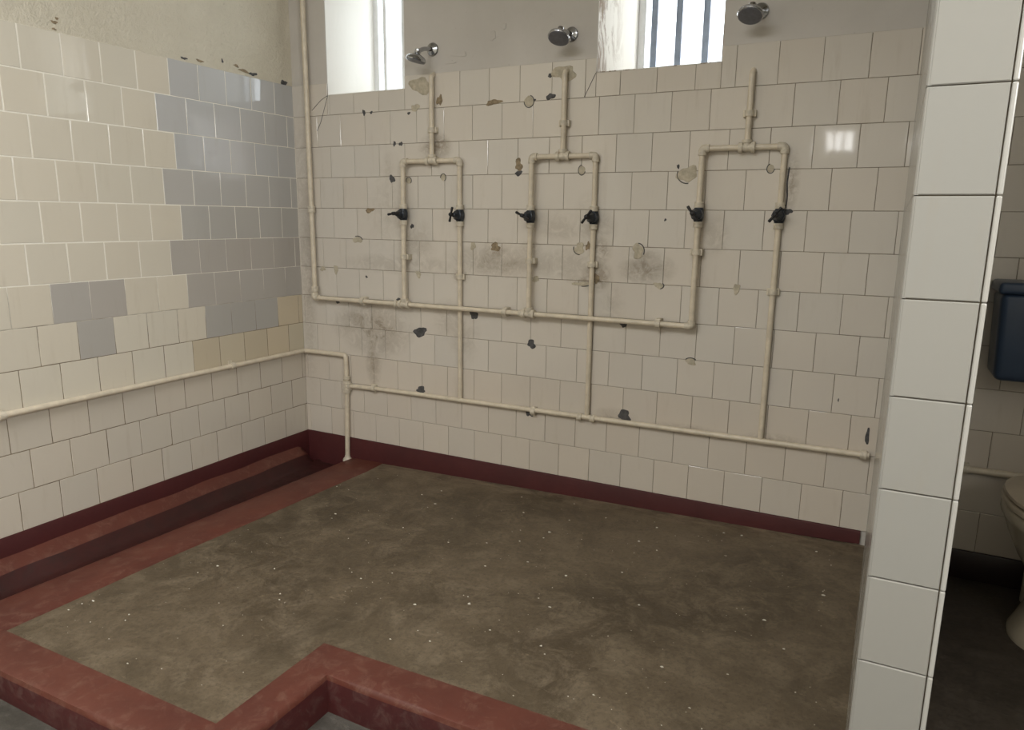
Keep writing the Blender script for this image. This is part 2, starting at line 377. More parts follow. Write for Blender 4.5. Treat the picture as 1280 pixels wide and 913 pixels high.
# right wall with the wide opening that lights the room, rear wall with two high windows
bm = BM()
OY0, OY1, OZ0, OZ1 = -3.68, -2.22, 1.55, 2.35
box(bm, XR, YR - 0.2, -0.45, XR + 0.2, OY0, ZT); box(bm, XR, OY1, -0.45, XR + 0.2, 0, ZT)
box(bm, XR, OY0, -0.45, XR + 0.2, OY1, OZ0); box(bm, XR, OY0, OZ1, XR + 0.2, OY1, ZT)
box(bm, 3.92, -2.02, -0.45, 4.02, -0.007, ZT)            # unseen divider, added to keep the side light off the toilet
struct('wall_right', bm, M['wall'], 'plain plastered wall on the right beyond the toilet', 'wall')
bm = BM(); prev = -0.3
for x0, x1 in ((2.08, 2.36),):
    box(bm, prev, YR - 0.2, -0.45, x0, YR, ZT); box(bm, x0, YR - 0.2, -0.45, x1, YR, 1.845); box(bm, x0, YR - 0.2, 2.045, x1, YR, ZT); prev = x1
    for q in (0.3, 0.62): box(bm, x0 + (x1 - x0)*q - 0.012, YR - 0.05, 1.845, x0 + (x1 - x0)*q + 0.012, YR - 0.02, 2.045)
box(bm, prev, YR - 0.2, -0.45, XR + 0.2, YR, ZT)
struct('wall_rear', bm, M['wall'], 'plain plastered wall behind the viewer with a high window', 'wall')
bm = BM(); SX0, SX1, SY0, SY1 = 0.45, 2.45, -4.65, -2.85       # roof light opening
for q in ((-0.3, YR - 0.2, XR + 0.2, SY0), (-0.3, SY1, XR + 0.2, WD), (-0.3, SY0, SX0, SY1), (SX1, SY0, XR + 0.2, SY1)): box(bm, q[0], q[1], ZT, q[2], q[3], ZT + 0.12)
struct('ceiling', bm, M['ceiling'], 'plain pale painted ceiling with a roof light behind the viewer', 'ceiling')

# partition: half-brick wall tiled on both faces and on its end
PX0, PX1, PY = 2.807, 2.911, -1.71
bm = BM(); lay = bm.loops.layers.float_color.new('tint')
box(bm, PX0 + 0.007, PY + 0.006, -0.19, PX1, -0.002, ZT, 0)
zz = [1.365 + T*i for i in range(-11, 9)]
for i, z0 in enumerate(zz[:-1]):
    z1 = min(zz[i+1], ZT - 0.002); z0 = max(z0, -0.185)
    if z1 <= z0: continue
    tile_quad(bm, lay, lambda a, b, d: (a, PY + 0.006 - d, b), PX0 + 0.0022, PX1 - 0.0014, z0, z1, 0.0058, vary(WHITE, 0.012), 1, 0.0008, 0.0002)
    for side in (0, 1):
        off = (i + side) % 2
        for k in range(0, 13):
            a0, a1 = max((k - 0.5*off)*T, 0.0), min((k + 1 - 0.5*off)*T, -PY)
            if a1 - a0 < 0.01: continue
            end = a1 > -PY - 1e-6
            if side == 0: f = lambda a, b, d: (PX0 + 0.007 - d, PY + a - 0.0, b)
            else: f = lambda a, b, d: (PX1 + d, PY + a - 0.0, b)
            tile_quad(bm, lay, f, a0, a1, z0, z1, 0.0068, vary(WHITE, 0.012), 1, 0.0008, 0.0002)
# bullnose edge of the side tiles showing on the end face
for x in (PX1 - 0.0005,):
    for i, z0 in enumerate(zz[:-1]):
        z1 = min(zz[i+1], ZT - 0.002); z0 = max(z0, -0.185)
        if z1 - z0 < 0.02: continue
        n0 = len(bm.faces); box(bm, x, PY - 0.001, z0 + 0.0006, x + 0.0075, PY + 0.012, z1 - 0.0006, 1, 0.0022, 2)
        bm.faces.ensure_lookup_table()
        c = vary(srgb(172, 170, 163), 0.012)
        for fc in bm.faces[n0:]:
            for lp in fc.loops: lp[lay] = c
for v in bm.verts: v.co.x += 0.0235*(v.co.y - PY)/-PY       # the wall runs very slightly out of square
bmesh.ops.recalc_face_normals(bm, faces=bm.faces)
struct('wall_partition', bm, [M['grout_back'], M['tile_pillar']], 'narrow white tiled partition wall seen end on between shower and toilet', 'wall')

# floors
bm = BM(); box(bm, -0.1, YR, -0.40, XR + 0.1, 0.0, ZFL)
struct('floor', bm, M['lower'], 'grey concrete floor one step below the shower', 'floor')
bm = BM(); prism(bm, [(2.905, -1.66), (XR, -1.66), (XR, 0), (2.905, 0)], ZFL, -0.11)
struct('floor_toilet', bm, M['wc_floor'], 'dark stained concrete floor beside the toilet', 'floor')
BX = [(0.0, 0.522), (-0.15, 0.526), (-0.54, 0.506), (-0.9, 0.488), (-1.26, 0.464), (-1.85, 0.446)]       # inner edge of the red band along the channel
bm = BM()
outer = [(x, min(y, -0.004)) for y, x in BX[:-1]] + [(0.446, -1.852), (1.392, -1.852), (1.392, -1.452), (PX0 + 0.05, -1.457), (PX0 + 0.05, -0.004)]
prism(bm, outer, ZFL, fz)
struct('floor_shower', bm, M['floor'], 'stained brown concrete shower floor inside the red kerb', 'floor')

# red kerb round the shower floor: band, rounded nose and dark riser
def kerb(bm, inner, outerp):
    n = len(inner)
    rows = []
    for (xi, yi), (xo, yo) in zip(inner, outerp):
        d = Vector((xo - xi, yo - yi)); L = d.length; d = d/L
        zi, zo = fz(xi) + 0.003, fz(xo) + 0.004
        prof = [(0, zi - 0.004), (0.004, zi), (L*0.5, (zi+zo)/2 + 0.001), (L - 0.016, zo), (L - 0.006, zo - 0.004), (L, zo - 0.016), (L, ZFL)]
        rows.append([(xi + d.x*t, yi + d.y*t, z) for t, z in prof])
    out = []
    for a, b in zip(rows, rows[1:]):
        steps = max(2, int((Vector(a[0]) - Vector(b[0])).length/0.04))
        for s in range(steps): out.append([tuple(Vector(p).lerp(Vector(q), s/steps)) for p, q in zip(a, b)])
    out.append(rows[-1])
    V = []
    for i, row in enumerate(out):
        vr = []
        for jx, p in enumerate(row):
            nv = noise.noise(Vector((p[0]*9, p[1]*9, jx*0.3)))*(0.003 if jx in (3, 4, 5) else 0.0008)
            vr.append(bm.verts.new((p[0], p[1], p[2] + (nv if jx < 6 else 0))))
        V.append(vr)
    for a, b in zip(V, V[1:]):
        for q in range(len(a) - 1):
            f = bm.faces.new((a[q], a[q+1], b[q+1], b[q])); f.material_index = 1 if q >= 5 else 0
    for vr in (V[0], V[-1]): pass
bm = BM()
kerb(bm, [(0.0, -1.835), (1.392, -1.852), (1.392, -1.452), (PX0 - 0.001, -1.457)], [(0.0, -1.972), (1.512, -1.978), (1.512, -1.577), (PX0 - 0.001, -1.600)])
bmesh.ops.recalc_face_normals(bm, faces=bm.faces)
struct('trim_1', bm, [M['red'], M['riser']], 'worn red painted kerb with dark riser along the front of the shower floor', 'kerb', 40)

# drain channel along the left wall
bm = BM(); V = []
lip_x = lambda y: 0.301 + (0.301 - 0.216)/1.69*(y + 0.046)
def inner_x(y):
    for (ya, xa), (yb, xb) in zip(BX, BX[1:]):
        if yb <= y <= ya: return xa + (xb - xa)*(y - ya)/(yb - ya)
    return BX[-1][1]
ys = [0.0, -0.03, -0.05, -0.075, -0.1] + [-0.1 - 1.76*i/44 for i in range(1, 45)]
for y in ys:
    L, I = lip_x(y), inner_x(y); e = min(1.0, max(0.0, (-y - 0.035)/0.05)); e = e*e*(3 - 2*e)
    nz = lambda k, s=0.004: noise.noise(Vector((y*5, k*3.1, 0)))*s
    zl = -0.062 + nz(1, 0.006); ze = -0.100 + nz(2, 0.004); zb = -0.172 + nz(5, 0.004)
    ledge = 0.052 + nz(3, 0.012)
    row = [(0.003, zl*1.0 if e > 0.5 else zl + (zb - zl)*(1 - e)), (ledge*0.5, zl*0.45 + ze*0.55), (ledge, ze), (ledge + 0.012, ze - 0.012), (ledge + 0.03, zb + 0.012), (ledge + 0.05, zb), ((ledge + L)/2 + 0.02, zb - 0.004), (L - 0.03, zb), (L - 0.012, zb + 0.016),
           (L - 0.004, fz(L) - 0.014), (L + 0.006, fz(L) - 0.001), (L + 0.02, fz(L) + 0.004), (I - 0.006, fz(I) + 0.004), (I, fz(I) - 0.002)]
    row = [(x, z if i > 3 else z + (zb - z)*(1 - e)) for i, (x, z) in enumerate(row)]
    V.append([bm.verts.new((x, y, z)) for x, z in row])
for a, b in zip(V, V[1:]):
    for q in range(len(a) - 1):
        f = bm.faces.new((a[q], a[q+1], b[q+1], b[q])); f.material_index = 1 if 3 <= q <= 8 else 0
bmesh.ops.recalc_face_normals(bm, faces=bm.faces)
struct('floor_channel', bm, [M['red'], M['grimy']], 'red painted drain channel with a grimy bed along the left wall', 'drain channel', 50)

# skirtings
bm = BM()
xs = [0.0 + (PX0 + 0.005)*i/60 for i in range(61)]
rows = []
for x in xs:
    zt = 0.001 + noise.noise(Vector((x*3, 1, 0)))*0.003; zb = (fz(x) - 0.002 + 0.012*max(0, x - 2.2)/0.6) if x > 0.31 else (fz(x) - 0.07)
    zb2 = zb + noise.noise(Vector((x*11, 7, 0)))*0.004
    rows.append([bm.verts.new(p) for p in ((x, -0.001, zt), (x, -0.010, zt - 0.001), (x, -0.012, zt - 0.006), (x, -0.0125, zb2 + 0.010), (x, -0.0135, zb - 0.004))])
for a, b in zip(rows, rows[1:]):
    for q in range(4): bm.faces.new((a[q], b[q], b[q+1], a[q+1]))
bmesh.ops.recalc_face_normals(bm, faces=bm.faces)
struct('baseboard_back', bm, M['maroon'], 'red skirting, shade in its colour, along the foot of the back wall', 'skirting', 40)
bm = BM(); rows = []
for i in range(81):
    y = -0.006 - 1.97*i/80; zt = 0.001 + noise.noise(Vector((y*3, 5, 0)))*0.004; zb = -0.068
    rows.append([bm.verts.new(p) for p in ((0.001, y, zt), (0.010, y, zt - 0.001), (0.012, y, zt - 0.006), (0.013, y, zb), (0.0135, y, -0.19))])
for a, b in zip(rows, rows[1:]):
    for q in range(4): bm.faces.new((a[q], b[q], b[q+1], a[q+1]))
bmesh.ops.recalc_face_normals(bm, faces=bm.faces)
struct('baseboard_left', bm, M['maroon'], 'red skirting, shade in its colour, along the foot of the left wall above the channel', 'skirting', 40)
bm = BM(); box(bm, PX1 + 0.001, -0.014, -0.109, XR, -0.001, 0.0, 0, 0.003)
struct('baseboard_toilet', bm, M['black_skirt'], 'black painted skirting behind the toilet', 'skirting', 40)

# windows: steel frame set near the outside, three upright bars, glass
for i, (x0, x1, z0, z1, sp) in enumerate(WIN):
    xl = x0 + sp; yf = WD - 0.045
    bm = BM()
    for a in ((xl - 0.01, x0 + sp + 0.022), (x1 - 0.03, x1 - 0.004)): box(bm, a[0], yf, z0 + 0.004, a[1], yf + 0.04, z1 - 0.004, 0, 0.003)
    for c in ((z0 + 0.004, z0 + 0.03), (z1 - 0.03, z1 - 0.004)): box(bm, xl, yf, c[0], x1 - 0.004, yf + 0.04, c[1], 0, 0.003)
    fr = struct('window_%d' % (i + 1), bm, M['frame'], ['high window near the left corner, white frame and upright bars', 'high middle window with peeling white reveal and blue-grey upright bars'][i], 'window', 40)
    bm = BM(); box(bm, xl + 0.01, yf + 0.018, z0 + 0.02, x1 - 0.02, yf + 0.022, z1 - 0.02)
    obj('pane', bm, M['glass'], fr, 0)
    wd = x1 - 0.01 - xl
    for t in ((0.16, 0.42, 0.70) if i else (0.2, 0.5, 0.78)):
        bx = xl + wd*t; bm = BM(); box(bm, bx - (0.014 if i else 0.010), yf - 0.02, z0 + 0.003, bx + (0.014 if i else 0.010), yf - 0.004, z1 - 0.003, 0, 0.003)
        obj('bar', bm, M['steel'] if i else M['frame'], fr, 40)

# holes, repairs and broken spots in the walls
def mark(kind, x, z, w_, h_):
    bm = BM(); r = random.Random(int(x*7919 + z*104729)); y = -0.0058 if z < 1.824 else -0.0002
    if kind == 'ring':
        blob(bm, x, z, w_, h_, y, 0.0012, r, rough=0.10, n=18); o = obj('round_plug', bm, M['patch'], wall_back, 40)
        bm = BM(); n = 26; st, en = r.uniform(0, 6), 4.6
        tube(bm, [(x + math.cos(st + en*i/n)*w_*0.52, y - 0.0005, z + math.sin(st + en*i/n)*h_*0.52) for i in range(n)], 0.0018, 6, 0.001)
        obj('plug_gap', bm, M['hole'], wall_back, 40); return
    if kind == 'dark': blob(bm, x, z, w_, h_, y, 0.0014, r, rough=0.28, n=18); obj('wall_hole', bm, M['hole'], wall_back, 40)
    elif kind == 'brown': blob(bm, x, z, w_, h_, y, 0.0012, r, rough=0.35, n=20); obj('chipped_spot', bm, M['brown'], wall_back, 40)
    else:
        blob(bm, x, z, w_, h_, y, 0.0022, r, rough=0.28, n=22); obj('mortar_patch', bm, M['plaster_back'] if z > 1.83 else M['patch'], wall_back, 40)
        if z < 1.6 and w_ > 0.035:
            bm = BM(); a0 = r.uniform(0, 6); tube(bm, [(x + math.cos(a0 + 0.25*q)*w_*0.55, y - 0.0006, z + math.sin(a0 + 0.25*q)*h_*0.55) for q in range(9)], 0.0022, 6, 0.001); obj('patch_gap', bm, M['hole'], wall_back, 40)
for mk in [('dark',1.454,1.686,.041,.026),('dark',1.448,1.77,.019,.016),('dark',.459,1.673,.019,.026),('dark',.503,1.671,.016,.014),('dark',.637,1.521,.017,.022),('dark',.674,1.519,.021,.02),
 ('dark',.619,1.357,.036,.034),('dark',.732,1.133,.02,.023),('dark',.77,.616,.072,.052),('dark',.77,.321,.056,.034),('dark',1.078,.726,.044,.048),('dark',1.384,.61,.042,.04),('dark',1.382,.286,.037,.05),
 ('dark',1.82,.737,.03,.034),('dark',1.842,.33,.058,.055),('dark',2.445,1.212,.028,.024),('dark',.251,.736,.027,.02),('dark',1.306,1.372,.036,.022),('dark',1.977,1.177,.009,.012),('dark',1.378,1.677,.012,.01),
 ('dark',.723,1.656,.016,.014),('dark',.446,.875,.014,.012),('dark',2.685,.509,.006,.012),('dark',2.798,.381,.012,.08),('dark',.643,.772,.028,.014),('dark',2.018,1.386,.013,.015),
 ('brown',1.306,1.408,.038,.05),('brown',.895,1.704,.03,.049),('brown',1.178,1.679,.07,.026),('brown',1.192,1.045,.055,.034),('brown',.478,1.207,.058,.022),('brown',1.645,1.062,.02,.036),('brown',1.69,.925,.03,.035),
 ('ring',.912,1.36,.028,.032),('ring',.717,1.348,.03,.03),('ring',1.606,1.38,.03,.04),('ring',2.37,1.371,.026,.033),('ring',1.352,1.672,.045,.048),
 ('patch',2.057,1.356,.075,.066),('patch',1.606,1.05,.05,.046),('patch',1.868,1.048,.05,.058),('patch',1.964,.909,.04,.026),('patch',2.278,.912,.03,.037),('patch',.396,1.06,.055,.034),('patch',.765,.902,.032,.033),
 ('patch',.16,.904,.034,.027),('patch',.249,.904,.034,.04),('patch',1.073,1.046,.024,.042),('patch',1.40,.908,.034,.027),('patch',1.619,.898,.08,.018),('patch',2.116,.602,.045,.028),('patch',1.514,1.775,.109,.06),
 ('patch',.79,1.775,.12,.07),('patch',.76,1.679,.045,.034),('patch',1.223,1.989,.028,.022),('patch',1.168,1.955,.034,.036),('patch',1.0,1.894,.07,.024),('patch',.95,1.865,.05,.018)]: mark(*mk)
bm = BM(); tube(bm, [(2.437, -0.0065, 1.375), (2.433, -0.0065, 1.32), (2.438, -0.0065, 1.27), (2.436, -0.0065, 1.225)], 0.0024, 6, 0.01); obj('crack', bm, M['hole'], wall_back, 40)
for pts in ([(1.655, 1.765), (1.607, 1.674)], [(0.13, 1.70), (0.19, 1.745), (0.236, 1.766)], [(0.16, 1.60), (0.185, 1.64), (0.21, 1.70), (0.236, 1.764)]):
    bm = BM(); tube(bm, [(x, -0.0062, z) for x, z in pts], 0.0014, 6, 0.01); obj('crack', bm, M['hole'], wall_back, 40)
rr = random.Random(8)
for y, z, w_, h_ in ((-1.2, 1.857, 0.02, 0.014), (-1.19, 1.872, 0.01, 0.012), (-1.204, 1.833, 0.016, 0.008), (-0.648, 1.838, 0.03, 0.012), (-0.565, 1.843, 0.035, 0.012), (-0.44, 1.866, 0.012, 0.016), (-0.315, 1.845, 0.06, 0.014), (-0.26, 1.84, 0.05, 0.016), (-0.36, 1.86, 0.03, 0.012), (-0.06, 1.83, 0.05, 0.03)):
    bm = BM(); blob(bm, y, z, w_, h_, -0.0002, 0.002, rr, 'x', rough=0.4); obj('plaster_chip', bm, M['brown'] if rr.random() < 0.5 else M['hole'], wall_left, 40)

# ------------------------------------------------------------------ pipework
PR = 0.0112
def coupling(parent, p, axis, half=0.015, r=0.0185, name='coupling', mat='fitting'):
    bm = BM(); a = Vector(axis).normalized()
    lathe(bm, [(-half, PR*0.98), (-half, r*0.96), (-half*0.8, r), (-half*0.35, r), (-half*0.3, r*0.93), (half*0.3, r*0.93), (half*0.35, r), (half*0.8, r), (half, r*0.96), (half, PR*0.98)], p, a)
    return obj(name, bm, M[mat], parent, 35)
def clip(parent, p, axis):
    """pipe clip: collar with a foot screwed to the wall"""
    bm = BM(); lathe(bm, [(-0.010, PR), (-0.011, 0.0175), (0.011, 0.0175), (0.010, PR)], p, axis)
    x, y, z = p
    if abs(Vector(axis).z) > 0.5: box(bm, x - 0.024, min(y, -0.012), z - 0.013, x + 0.024, -0.006, z + 0.013, 0, 0.002)
    else: box(bm, x - 0.011, y - 0.004, z - 0.021, x + 0.011, -0.006, z + 0.021, 0, 0.002)
    return obj('pipe_clip', bm, M['fitting'], parent, 35)
def elbow(parent, p, d1, d2, r=0.0158):
    bm = BM(); p = Vector(p); tube(bm, [p + Vector(d1)*0.026, p, p + Vector(d2)*0.026], r, 14, 0.02); return obj('elbow', bm, M['fitting'], parent, 40)
def tee(parent, p, run, stem, r=0.0172):
    bm = BM(); p = Vector(p); run = Vector(run).normalized(); stem = Vector(stem).normalized()
    for s in (-1, 1): lathe(bm, [(0, r*0.9), (0.014, r*0.9), (0.015, r*1.18), (0.030, r*1.18), (0.031, PR)], p, run*s)
    lathe(bm, [(0, r*0.9), (0.016, r*0.9), (0.017, r*1.12), (0.028, r*1.12), (0.029, PR)], p, stem)
    return obj('tee', bm, M['fitting'], parent, 35)
def valve(parent, x, y, z, ang, lean):
    """dark stop valve on an upright pipe: cream union nuts above and below, cone bonnet towards the room, lever across the spindle"""
    bm = BM()
    lathe(bm, [(-0.028, PR*1.1), (-0.026, 0.017), (-0.010, 0.0215), (0.010, 0.0215), (0.026, 0.017), (0.028, PR*1.1)], (x, y, z), (0, 0, 1))
    d = Vector((lean, -1, 0.06)).normalized()
    lathe(bm, [(0, 0.0225), (0.020, 0.0245), (0.024, 0.0245), (0.026, 0.021), (0.044, 0.0125), (0.052, 0.0105), (0.054, 0.007), (0.066, 0.006)], (x, y, z), d, 8)
    v = obj('valve', bm, M['valve'], parent, 30, 'dark tarnished valve body with cone bonnet')
    tip = Vector((x, y, z)) + d*0.068; c = Vector((math.cos(ang), 0, math.sin(ang)))
    bm = BM()
    prof = [(-0.034, 0.0048), (-0.030, 0.0062), (-0.010, 0.0048), (-0.006, 0.0085), (0.006, 0.0085), (0.010, 0.0048), (0.030, 0.0062), (0.034, 0.0048)]
    lathe(bm, prof, tip, c, 10); lathe(bm, [(-0.008, 0.008), (0.009, 0.0075), (0.011, 0.004)], tip, d, 10)
    obj('valve_handle', bm, M['handle'], v, 35, 'black T bar valve handle')
    for s in (1, -1): coupling(parent, (x, y, z + s*0.038), (0, 0, 1), 0.011, 0.0185, 'union_nut')
    return v

YM, YB = -0.0435, -0.0195       # the upper main stands proud of the wall; the branches that pass behind it lie close to it
def shower(name_label, xl, xr, xt, ztop, zc, zm, zlow, zv, lang, cl, cr, last=False):
    t = thing('shower_pipework', name_label, 'shower pipes', (xt, -0.006, zlow), 'shower pipework on the back wall')
    bm = BM(); tube(bm, [(xt, YB - 0.008, zc), (xt, YB - 0.006, ztop - 0.012), (xt, -0.003, ztop)], PR, fillet=0.012); obj('riser', bm, M['pipe'], t, 40)
    bm = BM(); tube(bm, [(xl, YM + 0.008, zc), (xr, YB, zc)], PR); obj('crossbar', bm, M['pipe'], t, 40)
    yl = YM + 0.004
    bm = BM(); tube(bm, [(xl, YM + 0.008, zc), (xl, YM + 0.004, zv), (xl, YM, zm)], PR, fillet=0.03); obj('branch_pipe', bm, M['pipe'], t, 40)
    bm = BM(); tube(bm, [(xr, YB, zc), (xr, YB, zlow)], PR); obj('branch_pipe', bm, M['pipe'], t, 40)
    tee(t, (xt, YB - 0.007, zc), (1, 0.03, 0), (0, 0, 1))
    elbow(t, (xl, YM + 0.008, zc), (1, 0.03, 0), (0, 0, -1)); elbow(t, (xr, YB, zc), (-1, -0.03, 0), (0, 0, -1))
    clip(t, (xt, YB - 0.006, 1.572), (0, 0, 1))
    clip(t, (xl, yl - 0.0, cl), (0, 0, 1)); clip(t, (xr, YB, cr), (0, 0, 1))
    valve(t, xl, YM + 0.0045, zv, lang[0], -0.12); valve(t, xr, YB, zv - 0.002, lang[1], -0.1)
    return t
ZM, ZLOW = 0.754, 0.301
shower('cream shower pipework nearest the left corner, under the first shower head', 0.705, 1.010, 0.864, 1.818, 1.434, ZM, ZLOW, 1.188, (0.15, 1.35), 0.986, 0.902)
shower('middle cream shower pipework, under the middle shower head', 1.384, 1.672, 1.526, 1.785, 1.437, ZM, ZLOW, 1.184, (2.7, 0.9), 0.991, 0.985)
shower('cream shower pipework nearest the tiled partition, right of the middle window', 2.117, 2.417, 2.281, 1.728, 1.449, ZM, ZLOW, 1.198, (2.2, 0.9), 1.052, 0.909)

t = thing('supply_pipe', 'cream upper supply pipe dropping down the left corner and running across the back wall', 'pipe', (0.13, -0.006, 0.73))
bm = BM(); tube(bm, [(0.118, -0.03, ZT - 0.002), (0.121, -0.03, 1.21), (0.130, YM + 0.004, ZM + 0.01)], 0.0125); obj('down_pipe', bm, M['pipe'], t, 40)
bm = BM(); tube(bm, [(0.130, YM, ZM), (2.117, YM, ZM)], PR); obj('main_pipe', bm, M['pipe'], t, 40)
coupling(t, (0.121, -0.0295, 1.21), (0, 0, 1), 0.016, 0.019); coupling(t, (0.129, -0.0388, ZM + 0.045), (0, 0, 1), 0.014, 0.019)
elbow(t, (0.130, YM, ZM), (0, 0, 1), (1, 0, 0), 0.017)
for x in (0.447, 1.264, 1.979): clip(t, (x, YM, ZM), (1, 0, 0))
for x in (0.705, 1.384): tee(t, (x, YM, ZM), (1, 0, 0), (0, 0, 1))
coupling(t, (0.655, YM, ZM), (1, 0, 0), 0.009, 0.017); coupling(t, (1.345, YM, ZM), (1, 0, 0), 0.009, 0.016)
elbow(t, (2.117, YM, ZM), (-1, 0, 0), (0, 0, 1), 0.0155)

YL = -0.0225
t = thing('supply_pipe', 'cream lower supply pipe along the left wall and low across the back wall', 'pipe', (0.308, -0.006, -0.12))
bm = BM(); tube(bm, [(0.024, -2.9, 0.462), (0.024, -0.024, 0.456), (0.308, -0.024, 0.457), (0.308, YL, 0.29)], 0.0122, fillet=0.018); obj('wall_pipe', bm, M['pipe'], t, 40)
bm = BM(); tube(bm, [(0.308, YL, 0.29), (0.295, YL, -0.150)], 0.0130); obj('drop_pipe', bm, M['pipe'], t, 40)
bm = BM(); tube(bm, [(0.308, YL, 0.29), (0.5, YL, 0.298), (1.0, YL, ZLOW), (PX0 + 0.004, YL, 0.312)], PR, fillet=0.05); obj('main_pipe', bm, M['pipe'], t, 40)
tee(t, (0.308, YL, 0.29), (0, 0, 1), (1, 0, 0)); coupling(t, (0.307, YL, 0.258), (0, 0, 1), 0.008, 0.019); coupling(t, (0.309, YL, 0.335), (0, 0, 1), 0.008, 0.018)
for x in (0.486, 1.408): clip(t, (x, YL, 0.298), (1, 0, 0))
for x in (1.638, 1.70): coupling(t, (x, YL, 0.303), (1, 0, 0), 0.011, 0.017)
coupling(t, (PX0 - 0.016, YL, 0.312), (1, 0, 0), 0.012, 0.018)
for y in (-0.52, -1.56):
    bm = BM(); lathe(bm, [(-0.011, 0.012), (-0.011, 0.0165), (0.011, 0.0165), (0.011, 0.012)], (0.024, y, 0.4585), (0, 1, 0)); box(bm, 0.006, y - 0.011, 0.434, 0.012, y + 0.011, 0.483, 0, 0.002)
    obj('pipe_clip', bm, M['fitting'], t, 35)
bm = BM(); lathe(bm, [(0, 0.026), (0.01, 0.024), (0.02, 0.015), (0.03, 0.0135)], (0.295, YL, -0.128), (0.03, 0, 1)); obj('floor_collar', bm, M['fitting'], t, 35)

# ------------------------------------------------------------------ shower heads
def shower_head(x, z, label, reach, drop, side, d):
    t = thing('wall_shower', label, 'shower head', (x, 0, z), 'chrome shower heads high on the back wall')
    bm = BM(); lathe(bm, [(0, 0.030), (0.004, 0.030), (0.008, 0.027), (0.012, 0.014), (0.014, 0.0105)], (x, 0.0, z), (0, -1, 0), 24); obj('flange', bm, M['chrome'], t, 35)
    e = Vector((x + side, -reach, z - drop)); d = Vector(d).normalized()
    bm = BM(); tube(bm, [(x, -0.008, z), (x + side*0.5, -reach*0.62, z - drop*0.3), tuple(e)], 0.0095, 14, 0.03); obj('arm', bm, M['chrome'], t, 40)
    bm = BM(); lathe(bm, [(-0.010, 0.009), (-0.008, 0.014), (0.004, 0.0145), (0.008, 0.012), (0.012, 0.019), (0.021, 0.036), (0.027, 0.043), (0.036, 0.046), (0.041, 0.044)], e, d, 28)
    h = obj('head', bm, M['chrome'], t, 35)
    bm = BM(); lathe(bm, [(0.0395, 0.0415), (0.0425, 0.041), (0.0440, 0.022)], e, d, 28); obj('spray_face', bm, M['rose'], h, 35, 'grey perforated spray face')
    return t
shower_head(0.857, 1.927, 'chrome shower head beside the left window, above the first set of pipes', 0.105, 0.028, -0.012, (-0.20, -0.12, -1))
shower_head(1.540, 1.925, 'chrome shower head between the two windows, above the middle pipes', 0.100, 0.004, -0.006, (0, -0.46, -0.88))
shower_head(2.290, 1.932, 'chrome shower head right of the middle window, nearest the partition', 0.100, 0.006, -0.014, (-0.05, -0.46, -0.88))

# ------------------------------------------------------------------ toilet side
def oval_loft(bm, secs, n=32, cap0=True, cap1=True):
    rings = []
    for z, cx, cy, hx, hyb, hyf in secs:
        r = []
        for i in range(n):
            a = 2*math.pi*i/n; c, s = math.cos(a), math.sin(a)
            r.append(bm.verts.new((cx + hx*math.copysign(abs(c)**0.92, c), cy + (hyb if s > 0 else hyf)*math.copysign(abs(s)**0.92, s), z)))
        rings.append(r)
    for a, b in zip(rings, rings[1:]):
        for i in range(n): bm.faces.new((a[i], a[(i+1) % n], b[(i+1) % n], b[i]))
    if cap0: bm.faces.new(rings[0][::-1])
    if cap1: bm.faces.new(rings[-1])
TX, TY = 3.372, -0.40
t = thing('toilet', 'stained cream toilet with closed lid beside the tiled partition', 'toilet', (TX, TY, -0.11))
bm = BM()
oval_loft(bm, [(-0.110, TX, TY + 0.05, 0.116, 0.15, 0.135), (-0.098, TX, TY + 0.05, 0.116, 0.15, 0.133), (-0.075, TX, TY + 0.05, 0.104, 0.145, 0.118), (-0.02, TX, TY + 0.05, 0.080, 0.14, 0.10), (0.05, TX, TY + 0.05, 0.074, 0.14, 0.10), (0.11, TX, TY + 0.03, 0.088, 0.16, 0.13),
  (0.18, TX, TY, 0.130, 0.19, 0.18), (0.25, TX, TY, 0.162, 0.21, 0.23), (0.300, TX, TY, 0.180, 0.22, 0.255), (0.312, TX, TY, 0.188, 0.225, 0.262), (0.335, TX, TY, 0.188, 0.225, 0.262), (0.341, TX, TY, 0.183, 0.22, 0.257),
  (0.341, TX, TY, 0.14, 0.17, 0.21), (0.32, TX, TY, 0.135, 0.16, 0.20), (0.20, TX, TY, 0.08, 0.10, 0.13), (0.16, TX, TY, 0.05, 0.05, 0.06)])
obj('bowl', bm, M['porcelain'], t, 50)
bm = BM(); tube(bm, [(TX, TY + 0.14, 0.10), (TX, TY + 0.24, 0.12), (TX, TY + 0.30, 0.02), (TX, TY + 0.30, -0.108)], 0.048, 18, 0.07); obj('outlet', bm, M['porcelain'], t, 50)
bm = BM()
oval_loft(bm, [(0.346, TX, TY, 0.188, 0.215, 0.266), (0.350, TX, TY, 0.192, 0.22, 0.270), (0.360, TX, TY, 0.191, 0.22, 0.269), (0.364, TX, TY, 0.186, 0.215, 0.264)]); obj('seat', bm, M['seat'], t, 50)
bm = BM()
oval_loft(bm, [(0.368, TX, TY, 0.182, 0.21, 0.260), (0.372, TX, TY, 0.187, 0.213, 0.265), (0.380, TX, TY, 0.185, 0.212, 0.262), (0.387, TX, TY, 0.165, 0.195, 0.24), (0.391, TX, TY, 0.10, 0.12, 0.15)]); obj('lid', bm, M['seat'], t, 50)
for s in (-1, 1):
    bm = BM(); lathe(bm, [(-0.02, 0.009), (-0.018, 0.011), (0.018, 0.011), (0.02, 0.009)], (TX + s*0.075, TY + 0.212, 0.367), (1, 0, 0)); obj('hinge', bm, M['seat'], t, 40)

